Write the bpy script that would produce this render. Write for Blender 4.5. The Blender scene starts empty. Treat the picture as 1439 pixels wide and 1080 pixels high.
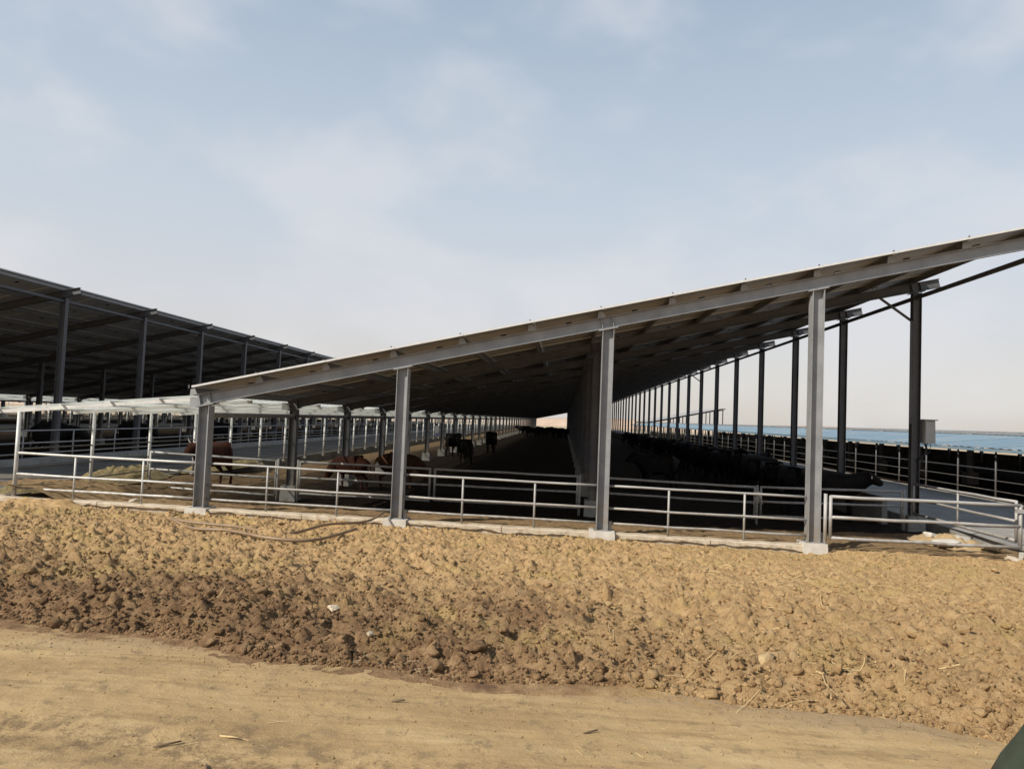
import bpy, bmesh, math, random
import numpy as np
from mathutils import Vector, Matrix
random.seed(7); rng = np.random.default_rng(7)
SC = bpy.context.scene
COL = SC.collection

# ------------------------------------------------------------------ camera
CAM_H = 2.333
def look(yaw, pitch, roll):
    f = Vector((-math.sin(yaw)*math.cos(pitch), math.cos(yaw)*math.cos(pitch), math.sin(pitch)))
    r = Vector((math.cos(yaw), math.sin(yaw), 0)); u = r.cross(f)
    return r*math.cos(roll)+u*math.sin(roll), u*math.cos(roll)-r*math.sin(roll), f
r_, u_, f_ = look(.0752, .0467, .0400)
cam = bpy.data.cameras.new('camera'); camo = bpy.data.objects.new('camera', cam); COL.objects.link(camo)
camo.matrix_world = Matrix(((r_.x, u_.x, -f_.x, 0), (r_.y, u_.y, -f_.y, 0), (r_.z, u_.z, -f_.z, CAM_H), (0, 0, 0, 1)))
cam.sensor_width = 36; cam.lens = 36*1000/1439; cam.clip_end = 6000; cam.clip_start = .05
SC.camera = camo

# ------------------------------------------------------------------ light
SHX, SHY = .95, .85                       # shadow run per metre of height
SUN_EL = math.atan(1/math.hypot(SHX, SHY)); SUN_AZ = math.atan2(-SHX, -SHY)
w = bpy.data.worlds.new('World'); SC.world = w; w.use_nodes = True
nt = w.node_tree; nt.nodes.clear()
def N(nt, t, **k):
    n = nt.nodes.new(t)
    for a, b in k.items():
        if a.startswith('i_'): n.inputs[a[2:].replace('_', ' ')].default_value = b
        else: setattr(n, a, b)
    return n
sky = N(nt, 'ShaderNodeTexSky', sky_type='NISHITA', sun_disc=False, sun_elevation=SUN_EL, sun_rotation=SUN_AZ,
        air_density=1.0, dust_density=2.0, ozone_density=1.0, altitude=600)
tc = N(nt, 'ShaderNodeTexCoord'); sep = N(nt, 'ShaderNodeSeparateXYZ')
nt.links.new(tc.outputs['Generated'], sep.inputs[0])
mp = N(nt, 'ShaderNodeMapping'); mp.inputs['Scale'].default_value = (1.5, 1.5, 2.8)
nt.links.new(tc.outputs['Generated'], mp.inputs[0])
cn = N(nt, 'ShaderNodeTexNoise', i_Scale=2.6, i_Detail=4.5, i_Roughness=.5, i_Distortion=.2)
nt.links.new(mp.outputs[0], cn.inputs['Vector'])
cr = N(nt, 'ShaderNodeMapRange', interpolation_type='SMOOTHSTEP'); cr.inputs[1].default_value = .42; cr.inputs[2].default_value = .68
cr.inputs[3].default_value = 0; cr.inputs[4].default_value = .46
nt.links.new(cn.outputs[0], cr.inputs[0])
# thin dusty veil that thickens towards the horizon, the same all the way round
hr = N(nt, 'ShaderNodeValToRGB')
el = hr.color_ramp.elements
el[0].position = 0; el[0].color = (5.5, 5.1, 4.75, 1)
el[1].position = 1; el[1].color = (1.5, 2.3, 3.6, 1)
for p, c in ((.06, (5.8, 5.4, 5.1)), (.15, (5.7, 5.7, 5.85)), (.27, (5.1, 5.6, 6.1)), (.42, (4.2, 4.9, 5.7)), (.6, (2.9, 3.8, 4.95))):
    e = el.new(p); e.color = (*c, 1)
nt.links.new(sep.outputs[2], hr.inputs[0])
mxh = N(nt, 'ShaderNodeMixRGB'); mxh.inputs[0].default_value = .82
nt.links.new(sky.outputs[0], mxh.inputs[1]); nt.links.new(hr.outputs[0], mxh.inputs[2])
mxc = N(nt, 'ShaderNodeMixRGB'); mxc.inputs[2].default_value = (6.2, 6.15, 6.35, 1)
nt.links.new(cr.outputs[0], mxc.inputs[0]); nt.links.new(mxh.outputs[0], mxc.inputs[1])
bg = N(nt, 'ShaderNodeBackground', i_Strength=.106); out = N(nt, 'ShaderNodeOutputWorld')
nt.links.new(mxc.outputs[0], bg.inputs[0]); nt.links.new(bg.outputs[0], out.inputs[0])

sl = bpy.data.lights.new('sun', 'SUN'); sl.energy = 5.0; sl.angle = math.radians(.6); sl.color = (1, .93, .82)
so = bpy.data.objects.new('sun', sl); COL.objects.link(so)
so.rotation_euler = Vector((SHX, SHY, -1)).to_track_quat('-Z', 'Y').to_euler()
so.location = (-20, -15, 25)
vs = SC.view_settings; vs.view_transform = 'Standard'; vs.look = 'None'; vs.exposure = .25; vs.gamma = 1; vs.use_curve_mapping = False
SC.cycles.max_bounces = 6; SC.cycles.transparent_max_bounces = 12

# ------------------------------------------------------------------ materials
def mat(name):
    m = bpy.data.materials.new(name); m.use_nodes = True
    t = m.node_tree; b = t.nodes['Principled BSDF']
    return m, t, b
def pos_noise(t, scale, detail=4, rough=.6, vec=None):
    g = N(t, 'ShaderNodeNewGeometry') if vec is None else None
    n = N(t, 'ShaderNodeTexNoise', i_Scale=scale, i_Detail=detail, i_Roughness=rough)
    t.links.new(g.outputs['Position'] if vec is None else vec, n.inputs['Vector'])
    return n.outputs[0]
def ramp(t, fac, stops):
    r = N(t, 'ShaderNodeValToRGB'); e = r.color_ramp.elements
    e[0].position, e[0].color = stops[0][0], (*stops[0][1], 1)
    e[1].position, e[1].color = stops[-1][0], (*stops[-1][1], 1)
    for p, c in stops[1:-1]:
        x = e.new(p); x.color = (*c, 1)
    t.links.new(fac, r.inputs[0]); return r.outputs[0]
def mixc(t, fac, a, b, mode='MIX'):
    m = N(t, 'ShaderNodeMixRGB', blend_type=mode)
    for i, v in ((0, fac), (1, a), (2, b)):
        if hasattr(v, 'is_output') or isinstance(v, bpy.types.NodeSocket): t.links.new(v, m.inputs[i])
        elif i == 0: m.inputs[0].default_value = v
        else: m.inputs[i].default_value = (*v, 1)
    return m.outputs[0]
def maprange(t, v, a, b, c=0, d=1):
    m = N(t, 'ShaderNodeMapRange', interpolation_type='SMOOTHSTEP')
    t.links.new(v, m.inputs[0])
    for i, x in ((1, a), (2, b), (3, c), (4, d)): m.inputs[i].default_value = x
    return m.outputs[0]
def bump(t, b, h, strength=.4, dist=.02):
    n = N(t, 'ShaderNodeBump', i_Strength=strength, i_Distance=dist)
    t.links.new(h, n.inputs['Height']); t.links.new(n.outputs[0], b.inputs['Normal'])
def simple(name, c1, c2, scale=6, rough=.6, metal=0, bs=0, bd=.01, bscale=60):
    m, t, b = mat(name)
    t.links.new(ramp(t, pos_noise(t, scale, 5), [(.3, c1), (.7, c2)]), b.inputs['Base Color'])
    b.inputs['Roughness'].default_value = rough; b.inputs['Metallic'].default_value = metal
    if bs: bump(t, b, pos_noise(t, bscale, 3), bs, bd)
    return m
def math_(t, op, a, b=None):
    m = N(t, 'ShaderNodeMath', operation=op)
    for i, v in ((0, a), (1, b)):
        if v is None: continue
        if isinstance(v, bpy.types.NodeSocket): t.links.new(v, m.inputs[i])
        else: m.inputs[i].default_value = v
    return m.outputs[0]

M = {}
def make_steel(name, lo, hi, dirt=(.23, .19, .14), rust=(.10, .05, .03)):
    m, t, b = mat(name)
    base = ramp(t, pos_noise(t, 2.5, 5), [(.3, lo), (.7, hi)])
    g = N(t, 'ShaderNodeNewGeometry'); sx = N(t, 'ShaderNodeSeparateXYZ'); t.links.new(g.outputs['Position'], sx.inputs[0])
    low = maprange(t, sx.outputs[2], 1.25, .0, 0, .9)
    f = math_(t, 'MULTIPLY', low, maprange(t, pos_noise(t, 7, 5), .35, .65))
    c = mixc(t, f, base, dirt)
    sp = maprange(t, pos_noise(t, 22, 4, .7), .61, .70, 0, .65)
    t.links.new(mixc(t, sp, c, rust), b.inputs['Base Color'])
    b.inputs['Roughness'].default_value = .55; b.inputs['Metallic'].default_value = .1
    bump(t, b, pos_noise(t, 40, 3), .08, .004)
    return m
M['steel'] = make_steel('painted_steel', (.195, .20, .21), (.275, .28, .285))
M['steel_dark'] = make_steel('dark_shaded_steel', (.06, .06, .066), (.095, .095, .10))  # darker copy of the steel; puts shade into the colour of inner frames, barn posts
M['pipe'] = make_steel('galvanised_pipe', (.26, .258, .25), (.38, .372, .36))
M['pipe_white'] = make_steel('pale_galvanised_pipe', (.42, .42, .405), (.57, .57, .545))
M['wire'] = simple('dark_cable', (.04, .04, .04), (.07, .065, .06), 8, .6)
M['alu'] = simple('aluminium_frame', (.46, .46, .455), (.56, .56, .55), 8, .4, .0)
M['back'] = simple('panel_backsheet', (.40, .40, .41), (.48, .48, .49), 3, .6)
m, t, b = mat('panel_glass'); b.inputs['Base Color'].default_value = (.012, .016, .035, 1); b.inputs['Roughness'].default_value = .12; M['glass'] = m
M['purlin'] = simple('galvanised_purlin', (.15, .148, .15), (.20, .197, .197), 4, .5, .0)
m, t, b = mat('translucent_sheet')
b.inputs['Base Color'].default_value = (.82, .85, .80, 1); b.inputs['Roughness'].default_value = .4
tr = N(t, 'ShaderNodeBsdfTranslucent'); tr.inputs[0].default_value = (.85, .88, .82, 1)
tp = N(t, 'ShaderNodeBsdfTransparent'); tp.inputs[0].default_value = (.92, .94, .9, 1)
m1 = N(t, 'ShaderNodeMixShader'); m1.inputs[0].default_value = .55; m2 = N(t, 'ShaderNodeMixShader'); m2.inputs[0].default_value = .38
o = t.nodes['Material Output']
t.links.new(b.outputs[0], m1.inputs[1]); t.links.new(tr.outputs[0], m1.inputs[2]); t.links.new(m1.outputs[0], m2.inputs[1]); t.links.new(tp.outputs[0], m2.inputs[2]); t.links.new(m2.outputs[0], o.inputs[0])
M['sheet'] = m
m, t, b = mat('pale_blue_sheet')
oi = N(t, 'ShaderNodeObjectInfo')
c = ramp(t, oi.outputs['Random'], [(0, (.13, .20, .26)), (.5, (.145, .22, .28)), (1, (.165, .24, .295))])
g = N(t, 'ShaderNodeNewGeometry'); mpn = N(t, 'ShaderNodeMapping'); mpn.inputs['Scale'].default_value = (.35, 1.6, 1); t.links.new(g.outputs['Position'], mpn.inputs[0])
c = mixc(t, maprange(t, pos_noise(t, 1.6, 6, .7, mpn.outputs[0]), .48, .68, 0, .7), c, (.30, .28, .24))
t.links.new(c, b.inputs['Base Color']); b.inputs['Roughness'].default_value = .6; b.inputs['Specular IOR Level'].default_value = .3; M['blue'] = m
m, t, b = mat('concrete')
c = ramp(t, pos_noise(t, 1.4, 6, .65), [(.3, (.20, .19, .175)), (.7, (.32, .305, .28))])
st = maprange(t, pos_noise(t, 5, 6, .7), .5, .68, 0, .6)
t.links.new(mixc(t, st, c, (.19, .15, .10)), b.inputs['Base Color']); b.inputs['Roughness'].default_value = .9; b.inputs['Specular IOR Level'].default_value = .12
bump(t, b, pos_noise(t, 45, 5, .7), .5, .012); M['concrete'] = m
m = simple('dirty_concrete', (.075, .066, .056), (.17, .15, .125), .8, .95, 0, .5, .02, 25); m.node_tree.nodes['Principled BSDF'].inputs['Specular IOR Level'].default_value = .1; M['dirty'] = m
m, t, b = mat('weathered_concrete')
c = ramp(t, pos_noise(t, 3, 6, .65), [(.3, (.38, .31, .22)), (.7, (.52, .45, .35))])
st = maprange(t, pos_noise(t, 8, 6, .7), .5, .66, 0, .75)
t.links.new(mixc(t, st, c, (.30, .21, .12)), b.inputs['Base Color']); b.inputs['Roughness'].default_value = .95
bump(t, b, pos_noise(t, 35, 6, .7), .7, .02); M['kerb'] = m

M['footing'] = simple('pale_footing', (.40, .37, .32), (.54, .51, .455), 6, .95, 0, .6, .015, 40)
# bare soil: dry tan crust, darker damp clods along the left foot of the bank
def soil_mat(nm_, loose):
    m, t, b = mat(nm_)
    g = N(t, 'ShaderNodeNewGeometry'); sx = N(t, 'ShaderNodeSeparateXYZ'); t.links.new(g.outputs['Position'], sx.inputs[0])
    n1 = pos_noise(t, 1.1, 6, .62); n2 = pos_noise(t, 9, 6, .7); n3 = pos_noise(t, 45, 4, .7)
    dry = ramp(t, n2, [(.25, (.37, .225, .108)), (.5, (.565, .372, .182)), (.75, (.69, .49, .265))])
    ol = maprange(t, n1, .52, .66, 0, .55)
    dry = mixc(t, ol, dry, (.53, .385, .15))
    damp = ramp(t, n2, [(.25, (.085, .047, .030)), (.5, (.235, .138, .076)), (.75, (.46, .30, .16))])
    edge_y = math_(t, 'SUBTRACT', sx.outputs[1], math_(t, 'MULTIPLY', sx.outputs[0], -.11))      # distance behind the road edge
    dy = math_(t, 'ADD', edge_y, math_(t, 'MULTIPLY', math_(t, 'SUBTRACT', n1, .5), 7.0))
    near = maprange(t, dy, 8.4, 5.6)
    left = maprange(t, math_(t, 'ADD', sx.outputs[0], math_(t, 'MULTIPLY', math_(t, 'SUBTRACT', n1, .5), 3.0)), 1.2, -.8, .06, .8)
    f = math_(t, 'MULTIPLY', near, left)
    c = mixc(t, f, dry, damp)
    c = mixc(t, maprange(t, n3, .58, .70, 0, .45), c, (.20, .11, .055))
    pk = maprange(t, pos_noise(t, 3.3, 3), .67, .73, 0, .45)
    c = mixc(t, pk, c, (.12, .065, .05))
    if loose: c = mixc(t, 1.0, c, ramp(t, g.outputs['Random Per Island'], [(0, (.45, .40, .37)), (.25, (.82, .79, .76)), (.75, (1.03, 1.0, .98)), (1, (1.25, 1.25, 1.25))]), 'MULTIPLY')
    t.links.new(c, b.inputs['Base Color']); b.inputs['Roughness'].default_value = .97; b.inputs['Specular IOR Level'].default_value = .15
    bump(t, b, math_(t, 'ADD', n3, pos_noise(t, 130, 3, .7)), 1.0, .03)
    return m
M['soil'] = soil_mat('soil', False); M['loose'] = soil_mat('loose_soil', True)

m, t, b = mat('packed_dirt')
g = N(t, 'ShaderNodeNewGeometry'); mpn = N(t, 'ShaderNodeMapping'); mpn.inputs['Scale'].default_value = (.55, 1.9, 1); mpn.inputs['Rotation'].default_value = (0, 0, .12)
t.links.new(g.outputs['Position'], mpn.inputs[0])
n1 = pos_noise(t, 1.3, 7, .66, mpn.outputs[0]); n2 = pos_noise(t, 6, 8, .78); n3 = pos_noise(t, 60, 5, .75)
c = ramp(t, n1, [(.28, (.265, .178, .088)), (.5, (.375, .26, .128)), (.72, (.45, .33, .175))])
sx = N(t, 'ShaderNodeSeparateXYZ'); t.links.new(g.outputs['Position'], sx.inputs[0])
tk = math_(t, 'ADD', math_(t, 'ADD', sx.outputs[1], math_(t, 'MULTIPLY', sx.outputs[0], .11)), math_(t, 'MULTIPLY', math_(t, 'SUBTRACT', n1, .5), .8))
tk = math_(t, 'MULTIPLY', maprange(t, tk, 3.15, 3.45), maprange(t, tk, 3.95, 3.55))
mp3 = N(t, 'ShaderNodeMapping'); mp3.inputs['Scale'].default_value = (.35, 3.2, 1); mp3.inputs['Rotation'].default_value = (0, 0, .115); t.links.new(g.outputs['Position'], mp3.inputs[0])
stk = pos_noise(t, 3.2, 7, .7, mp3.outputs[0])
c = mixc(t, maprange(t, stk, .50, .64, 0, .55), c, (.235, .16, .08))
c = mixc(t, maprange(t, stk, .42, .30, 0, .5), c, (.49, .375, .215))
rut = math_(t, 'MULTIPLY', tk, maprange(t, n2, .44, .60, 0, .9))
c = mixc(t, rut, c, (.16, .105, .055))
c = mixc(t, maprange(t, n2, .52, .64, 0, .7), c, (.20, .145, .085))
c = mixc(t, maprange(t, n3, .6, .72, 0, .5), c, (.15, .10, .055))
c = mixc(t, maprange(t, pos_noise(t, 30, 4, .7), .62, .7, 0, .5), c, (.55, .44, .27))
sx = N(t, 'ShaderNodeSeparateXYZ'); t.links.new(g.outputs['Position'], sx.inputs[0])
e_ = math_(t, 'ADD', math_(t, 'ADD', sx.outputs[1], math_(t, 'MULTIPLY', sx.outputs[0], .11)), math_(t, 'MULTIPLY', math_(t, 'SUBTRACT', n1, .5), 1.2))
c = mixc(t, maprange(t, e_, 4.75, 5.15, 0, .6), c, (.23, .16, .10))
t.links.new(c, b.inputs['Base Color']); b.inputs['Roughness'].default_value = .95; b.inputs['Specular IOR Level'].default_value = .15
bump(t, b, math_(t, 'ADD', n2, math_(t, 'MULTIPLY', n3, .4)), .7, .025); M['road'] = m

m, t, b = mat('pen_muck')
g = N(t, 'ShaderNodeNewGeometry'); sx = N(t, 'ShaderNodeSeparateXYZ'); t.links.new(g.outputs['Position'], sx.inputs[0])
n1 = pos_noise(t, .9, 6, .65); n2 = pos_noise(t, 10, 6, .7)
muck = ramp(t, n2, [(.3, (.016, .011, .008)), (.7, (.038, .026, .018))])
dry_lit = ramp(t, n2, [(.3, (.16, .10, .055)), (.7, (.34, .24, .13))])  # dry spilled soil, also painting the sunlit strip into the floor colour
f = maprange(t, math_(t, 'ADD', sx.outputs[1], math_(t, 'MULTIPLY', n1, 5.0)), 19.2, 21.0, 1, 0)  # front band: dry soil and painted sunlight end together
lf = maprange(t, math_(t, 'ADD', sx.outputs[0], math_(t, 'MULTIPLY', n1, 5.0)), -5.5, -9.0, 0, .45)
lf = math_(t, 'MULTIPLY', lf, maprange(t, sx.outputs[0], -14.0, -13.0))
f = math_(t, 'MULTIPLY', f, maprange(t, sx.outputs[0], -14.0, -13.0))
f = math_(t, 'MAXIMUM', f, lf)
t.links.new(mixc(t, f, muck, dry_lit), b.inputs['Base Color']); b.inputs['Roughness'].default_value = .95; b.inputs['Specular IOR Level'].default_value = .05
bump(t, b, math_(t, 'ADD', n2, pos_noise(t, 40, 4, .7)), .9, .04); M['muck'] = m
M['ground'] = simple('dusty_ground', (.33, .25, .16), (.44, .34, .23), .05, .95)
M['fodder'] = simple('fodder', (.12, .10, .04), (.26, .19, .085), 14, .95, 0, .9, .05, 30)
M['straw'] = simple('dry_straw', (.36, .26, .12), (.58, .44, .23), 5, .85)
M['grass'] = simple('dry_grass', (.16, .16, .05), (.34, .29, .12), 6, .85)
M['stone'] = simple('clay_stone', (.30, .20, .10), (.44, .32, .17), 9, .95, 0, .8, .02, 40)
M['pale_stone'] = simple('pale_stone', (.42, .34, .23), (.56, .48, .36), 9, .95, 0, .6, .02, 40)
M['hose'] = simple('brown_hose', (.17, .11, .062), (.26, .175, .10), 5, .5)
M['twig'] = simple('dark_twig', (.07, .045, .025), (.13, .09, .05), 9, .9)
def hide(name, a, b_):
    m, t, b = mat(name)
    t.links.new(ramp(t, pos_noise(t, 3, 4), [(.35, a), (.65, b_)]), b.inputs['Base Color'])
    b.inputs['Roughness'].default_value = .7; b.inputs['Specular IOR Level'].default_value = .06
    bump(t, b, pos_noise(t, 70, 2), .25, .01); return m
M['hide_black'] = hide('black_hide', (.008, .007, .007), (.018, .015, .013))
M['hide_red'] = hide('red_brown_hide', (.034, .013, .009), (.055, .021, .013))
M['hide_brown'] = hide('dark_brown_hide', (.045, .022, .013), (.075, .036, .02))
M['eartag'] = simple('ear_tag', (.75, .74, .70), (.8, .8, .76), 9, .5)
M['horn'] = simple('horn', (.5, .46, .38), (.62, .58, .5), 9, .5)
M['box'] = simple('grey_box', (.33, .33, .33), (.42, .42, .41), 4, .5)
M['rope'] = simple('rope', (.5, .45, .36), (.62, .56, .45), 30, .95)
M['coat'] = simple('green_coat', (.018, .026, .014), (.032, .042, .022), 12, .9, 0, .5, .01, 90)
M['dark_cloth'] = simple('dark_cloth', (.012, .012, .014), (.022, .022, .024), 12, .9)
M['skin'] = simple('skin', (.36, .20, .13), (.42, .25, .17), 12, .6)
M['hair'] = simple('hair', (.01, .009, .008), (.018, .016, .014), 30, .6)
M['backdrop_bank'] = simple('pinkish_bank', (.38, .28, .21), (.48, .36, .27), .3, .95)
M['cable_black'] = simple('black_cable', (.01, .01, .01), (.02, .02, .02), 9, .5)
M['signblue'] = simple('blue_sheeting', (.10, .11, .26), (.16, .17, .34), 5, .7)

# ------------------------------------------------------------------ mesh helpers
class MB:
    def __init__(s): s.v = []; s.f = []; s.m = []
    def add(s, v, f, mi=0):
        o = len(s.v); s.v += [tuple(p) for p in v]; s.f += [tuple(i+o for i in q) for q in f]; s.m += [mi]*len(f); return s
    def box(s, a, b, mi=0, top=None):
        (x0, y0, z0), (x1, y1, z1) = a, b; k = top or 0
        v = [(x0, y0, z0), (x1, y0, z0), (x1, y1, z0), (x0, y1, z0), (x0+k, y0+k, z1), (x1-k, y0+k, z1), (x1-k, y1-k, z1), (x0+k, y1-k, z1)]
        return s.add(v, [(3, 2, 1, 0), (4, 5, 6, 7), (0, 1, 5, 4), (1, 2, 6, 5), (2, 3, 7, 6), (3, 0, 4, 7)], mi)
    def prism(s, prof, A, B, X, Y, mi=0):
        """closed profile [(a,b)] swept from A to B; X, Y the profile axes"""
        A, B, X, Y = map(Vector, (A, B, X, Y)); n = len(prof)
        v = [A+X*a+Y*b for a, b in prof]+[B+X*a+Y*b for a, b in prof]
        f = [(i, (i+1) % n, n+(i+1) % n, n+i) for i in range(n)]+[tuple(range(n-1, -1, -1)), tuple(range(n, 2*n))]
        return s.add(v, f, mi)
    def tube(s, pts, r, n=8, mi=0):
        pts = [Vector(p) for p in pts]; rings = []
        rr = r if isinstance(r, (list, tuple)) else [r]*len(pts)
        up = Vector((0, 0, 1))
        for i, p in enumerate(pts):
            d = (pts[min(i+1, len(pts)-1)]-pts[max(i-1, 0)]).normalized()
            u = Vector((1, 0, 0)) if abs(d.z) > .95 else up
            a = d.cross(u).normalized(); b = d.cross(a).normalized()
            rings.append([p+(a*math.cos(2*math.pi*k/n)+b*math.sin(2*math.pi*k/n))*rr[i] for k in range(n)])
        v = [q for R in rings for q in R]; f = []
        for i in range(len(pts)-1):
            for k in range(n): f.append((i*n+k, i*n+(k+1) % n, (i+1)*n+(k+1) % n, (i+1)*n+k))
        f += [tuple(range(n)), tuple(range(len(v)-1, len(v)-n-1, -1))]
        return s.add(v, f, mi)
    def mesh(s, name, mats, smooth=False):
        me = bpy.data.meshes.new(name); me.from_pydata(s.v, [], s.f); 
        for x in (mats if isinstance(mats, (list, tuple)) else [mats]): me.materials.append(M[x])
        if len(me.materials) > 1: me.polygons.foreach_set('material_index', s.m)
        bm = bmesh.new(); bm.from_mesh(me); bmesh.ops.recalc_face_normals(bm, faces=bm.faces); bm.to_mesh(me); bm.free()
        if smooth: me.polygons.foreach_set('use_smooth', [True]*len(me.polygons))
        me.update(); return me
def link(name, me, parent=None, loc=None, rz=0, scale=None):
    o = bpy.data.objects.new(name, me); COL.objects.link(o)
    if parent: o.parent = parent
    if loc: o.location = loc
    if rz: o.rotation_euler = (0, 0, rz)
    if scale: o.scale = scale if isinstance(scale, tuple) else (scale,)*3
    return o
def tag(o, label=None, cat=None, group=None, kind=None):
    for k, v in (('label', label), ('category', cat), ('group', group), ('kind', kind)):
        if v: o[k] = v
    return o
def thing(name, label, cat, group=None, loc=(0, 0, 0), rz=0):
    o = bpy.data.objects.new(name, None); COL.objects.link(o); o.location = loc; o.rotation_euler = (0, 0, rz)
    o.empty_display_size = .2
    return tag(o, label, cat, group)
def H_prof(h, b, tf=.012, tw=.009):
    """H section: web along first axis (length h), flanges b wide"""
    H, B, W = h/2, b/2, tw/2
    return [(-H, -B), (-H+tf, -B), (-H+tf, -W), (H-tf, -W), (H-tf, -B), (H, -B), (H, B), (H-tf, B), (H-tf, W), (-H+tf, W), (-H+tf, B), (-H, B)]
def np_mesh(name, V, F, m, smooth=True):
    me = bpy.data.meshes.new(name)
    V = np.asarray(V, np.float32); F = np.asarray(F, np.int32); k = F.shape[1]
    me.vertices.add(len(V)); me.vertices.foreach_set('co', V.ravel())
    me.loops.add(F.size); me.loops.foreach_set('vertex_index', F.ravel())
    me.polygons.add(len(F)); me.polygons.foreach_set('loop_start', np.arange(0, F.size, k, dtype=np.int32)); me.polygons.foreach_set('loop_total', np.full(len(F), k, np.int32))
    if smooth: me.polygons.foreach_set('use_smooth', np.ones(len(F), bool))
    me.materials.append(M[m]); me.update(calc_edges=True); me.validate(); return me
# numpy noise
def perlin(x, y, seed=0):
    r = np.random.default_rng(seed); P = r.permutation(256); P = np.concatenate([P, P]); A = r.uniform(0, 2*np.pi, 256)
    xi = np.floor(x).astype(int); yi = np.floor(y).astype(int); fx = x-xi; fy = y-yi
    def g(ix, iy, dx, dy):
        a = A[P[(P[ix & 255]+iy) & 255]]; return np.cos(a)*dx+np.sin(a)*dy
    u = fx**3*(fx*(fx*6-15)+10); v = fy**3*(fy*(fy*6-15)+10)
    n00 = g(xi, yi, fx, fy); n10 = g(xi+1, yi, fx-1, fy); n01 = g(xi, yi+1, fx, fy-1); n11 = g(xi+1, yi+1, fx-1, fy-1)
    return (n00*(1-u)+n10*u)*(1-v)+(n01*(1-u)+n11*u)*v
def worley(x, y, seed=0):
    r = np.random.default_rng(seed); px = r.random((64, 64)); py = r.random((64, 64)); ph = r.random((64, 64))
    xi = np.floor(x).astype(int); yi = np.floor(y).astype(int); best = np.full(x.shape, 9.); hh = np.zeros(x.shape)
    for a in (-1, 0, 1):
        for b in (-1, 0, 1):
            cx, cy = (xi+a) & 63, (yi+b) & 63
            d = (xi+a+px[cx, cy]-x)**2+(yi+b+py[cx, cy]-y)**2
            k = d < best; best = np.where(k, d, best); hh = np.where(k, ph[cx, cy], hh)
    return np.sqrt(best), hh
def ridged(x, y, seed=0):
    w = .35*perlin(x*.7, y*.7, seed+50)
    return (np.abs(perlin(x+w, y-w, seed))*2.2)**1.4-.35
def sstep(a, b, x):
    t = np.clip((x-a)/(b-a), 0, 1); return t*t*(3-2*t)

# ------------------------------------------------------------------ ground, road, soil bank
D0 = 14.78                                  # plane of the front frame
def road_edge(x): return 5.10-.115*x+.10*np.sin(x*1.3+.4)+.06*np.sin(x*3.7)
def tilt(x): return -.0095*x                # the whole front falls slightly to the right
def road_h(x, y):
    z = .5+.03*perlin(x*.5, y*.5, 1)+.012*perlin(x*2.1, y*2.1, 2)+.006*perlin(x*7, y*9, 3)+.0035*perlin(x*23, y*23, 4)
    for c, wd in ((3.45, .22), (2.1, .22)):  # shallow wheel ruts
        z = z-.018*np.exp(-((y+.11*x-c)/wd)**2)
    d, h = worley(x*9, y*9, 6); z = z+.012*np.maximum(0, .35-d)*(h > .8)
    return z
def soil_h(x, y):
    e = road_edge(x); t = y-e
    k = np.clip((y-e)/(14.45-e), 0, 1)
    base = .50*(1-k)+(-.06+tilt(x)+.10*sstep(4.9, 5.8, x))*k
    bankh = .13+.07*perlin(x*.6, y*0+3.3, 11)
    base = base+bankh*sstep(-.15, .55, t)*(1-sstep(.55, 1, k))
    base = base+.05*np.exp(-((y-13.5)/.7)**2)*(.5+perlin(x*.9, y*.3, 12))
    rough = 1.15-.35*sstep(-1, 4, x)*sstep(7, 10, y)
    n = .085*perlin(x*.55, y*.7, 13)+.06*perlin(x*1.6, y*1.6, 14)+rough*(.055*perlin(x*3.7, y*3.7, 15)+.034*perlin(x*8.5, y*8.5, 16)+.018*perlin(x*19, y*19, 17))
    n = n+rough*(.040*ridged(x*2.6, y*2.6, 18)+.030*ridged(x*6.3+3, y*6.3, 19)+.017*ridged(x*14, y*14+5, 20)+.013*perlin(x*31, y*31, 22))
    n = n+rough*(.11*np.maximum(0, perlin(x*3.4+9, y*3.4, 23)-.16)+.13*np.maximum(0, perlin(x*6.7, y*6.7+4, 24)-.15)+.13*np.maximum(0, perlin(x*12.5+2, y*12.5, 25)-.12)+.09*np.maximum(0, perlin(x*21, y*21+7, 26)-.12))
    fade = sstep(-.25, .25, t)*(1-.55*sstep(14.0, 14.55, y))
    z = base+n*fade
    return np.where(t < -.2, z-.25*sstep(-.2, -.6, t), z)
def grid(xs, ys, fn, dx=0):
    X, Y = np.meshgrid(xs, ys); Z = fn(X, Y)
    V = np.stack([X, Y, Z], -1).reshape(-1, 3); nx, ny = len(xs), len(ys)
    i = np.arange(nx*ny).reshape(ny, nx)
    F = np.stack([i[:-1, :-1], i[:-1, 1:], i[1:, 1:], i[1:, :-1]], -1).reshape(-1, 4)
    return V, F
def axis(lo, a, b, hi, coarse, fine):
    return np.concatenate([np.arange(lo, a, coarse), np.arange(a, b, fine), np.arange(b, hi+coarse, coarse)])
V, F = grid(axis(-40, -5.2, 4.6, 40, .5, .026), axis(-12, 2.9, 6.2, 7.5, .5, .024), road_h)
V[:, 2] -= np.where(V[:, 1] > road_edge(V[:, 0])+.8, .5, 0)
tag(link('dirt_road', np_mesh('dirt_road', V, F, 'road')), kind='structure')
V, F = grid(axis(-40, -13.6, 12.2, 40, .5, .028), np.concatenate([np.arange(3.2, 14.62, .028)]), soil_h)
keep = V[F[:, 0], 1] > road_edge(V[F[:, 0], 0])-.45
tag(link('soil_bank', np_mesh('soil_bank', V, F[keep], 'soil', False)), kind='structure')
tag(link('ground', MB().add([(-3000, -3000, -.36), (3000, -3000, -.36), (3000, 3000, -.36), (-3000, 3000, -.36)], [(0, 1, 2, 3)]).mesh('ground', 'ground')), kind='structure')

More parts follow.
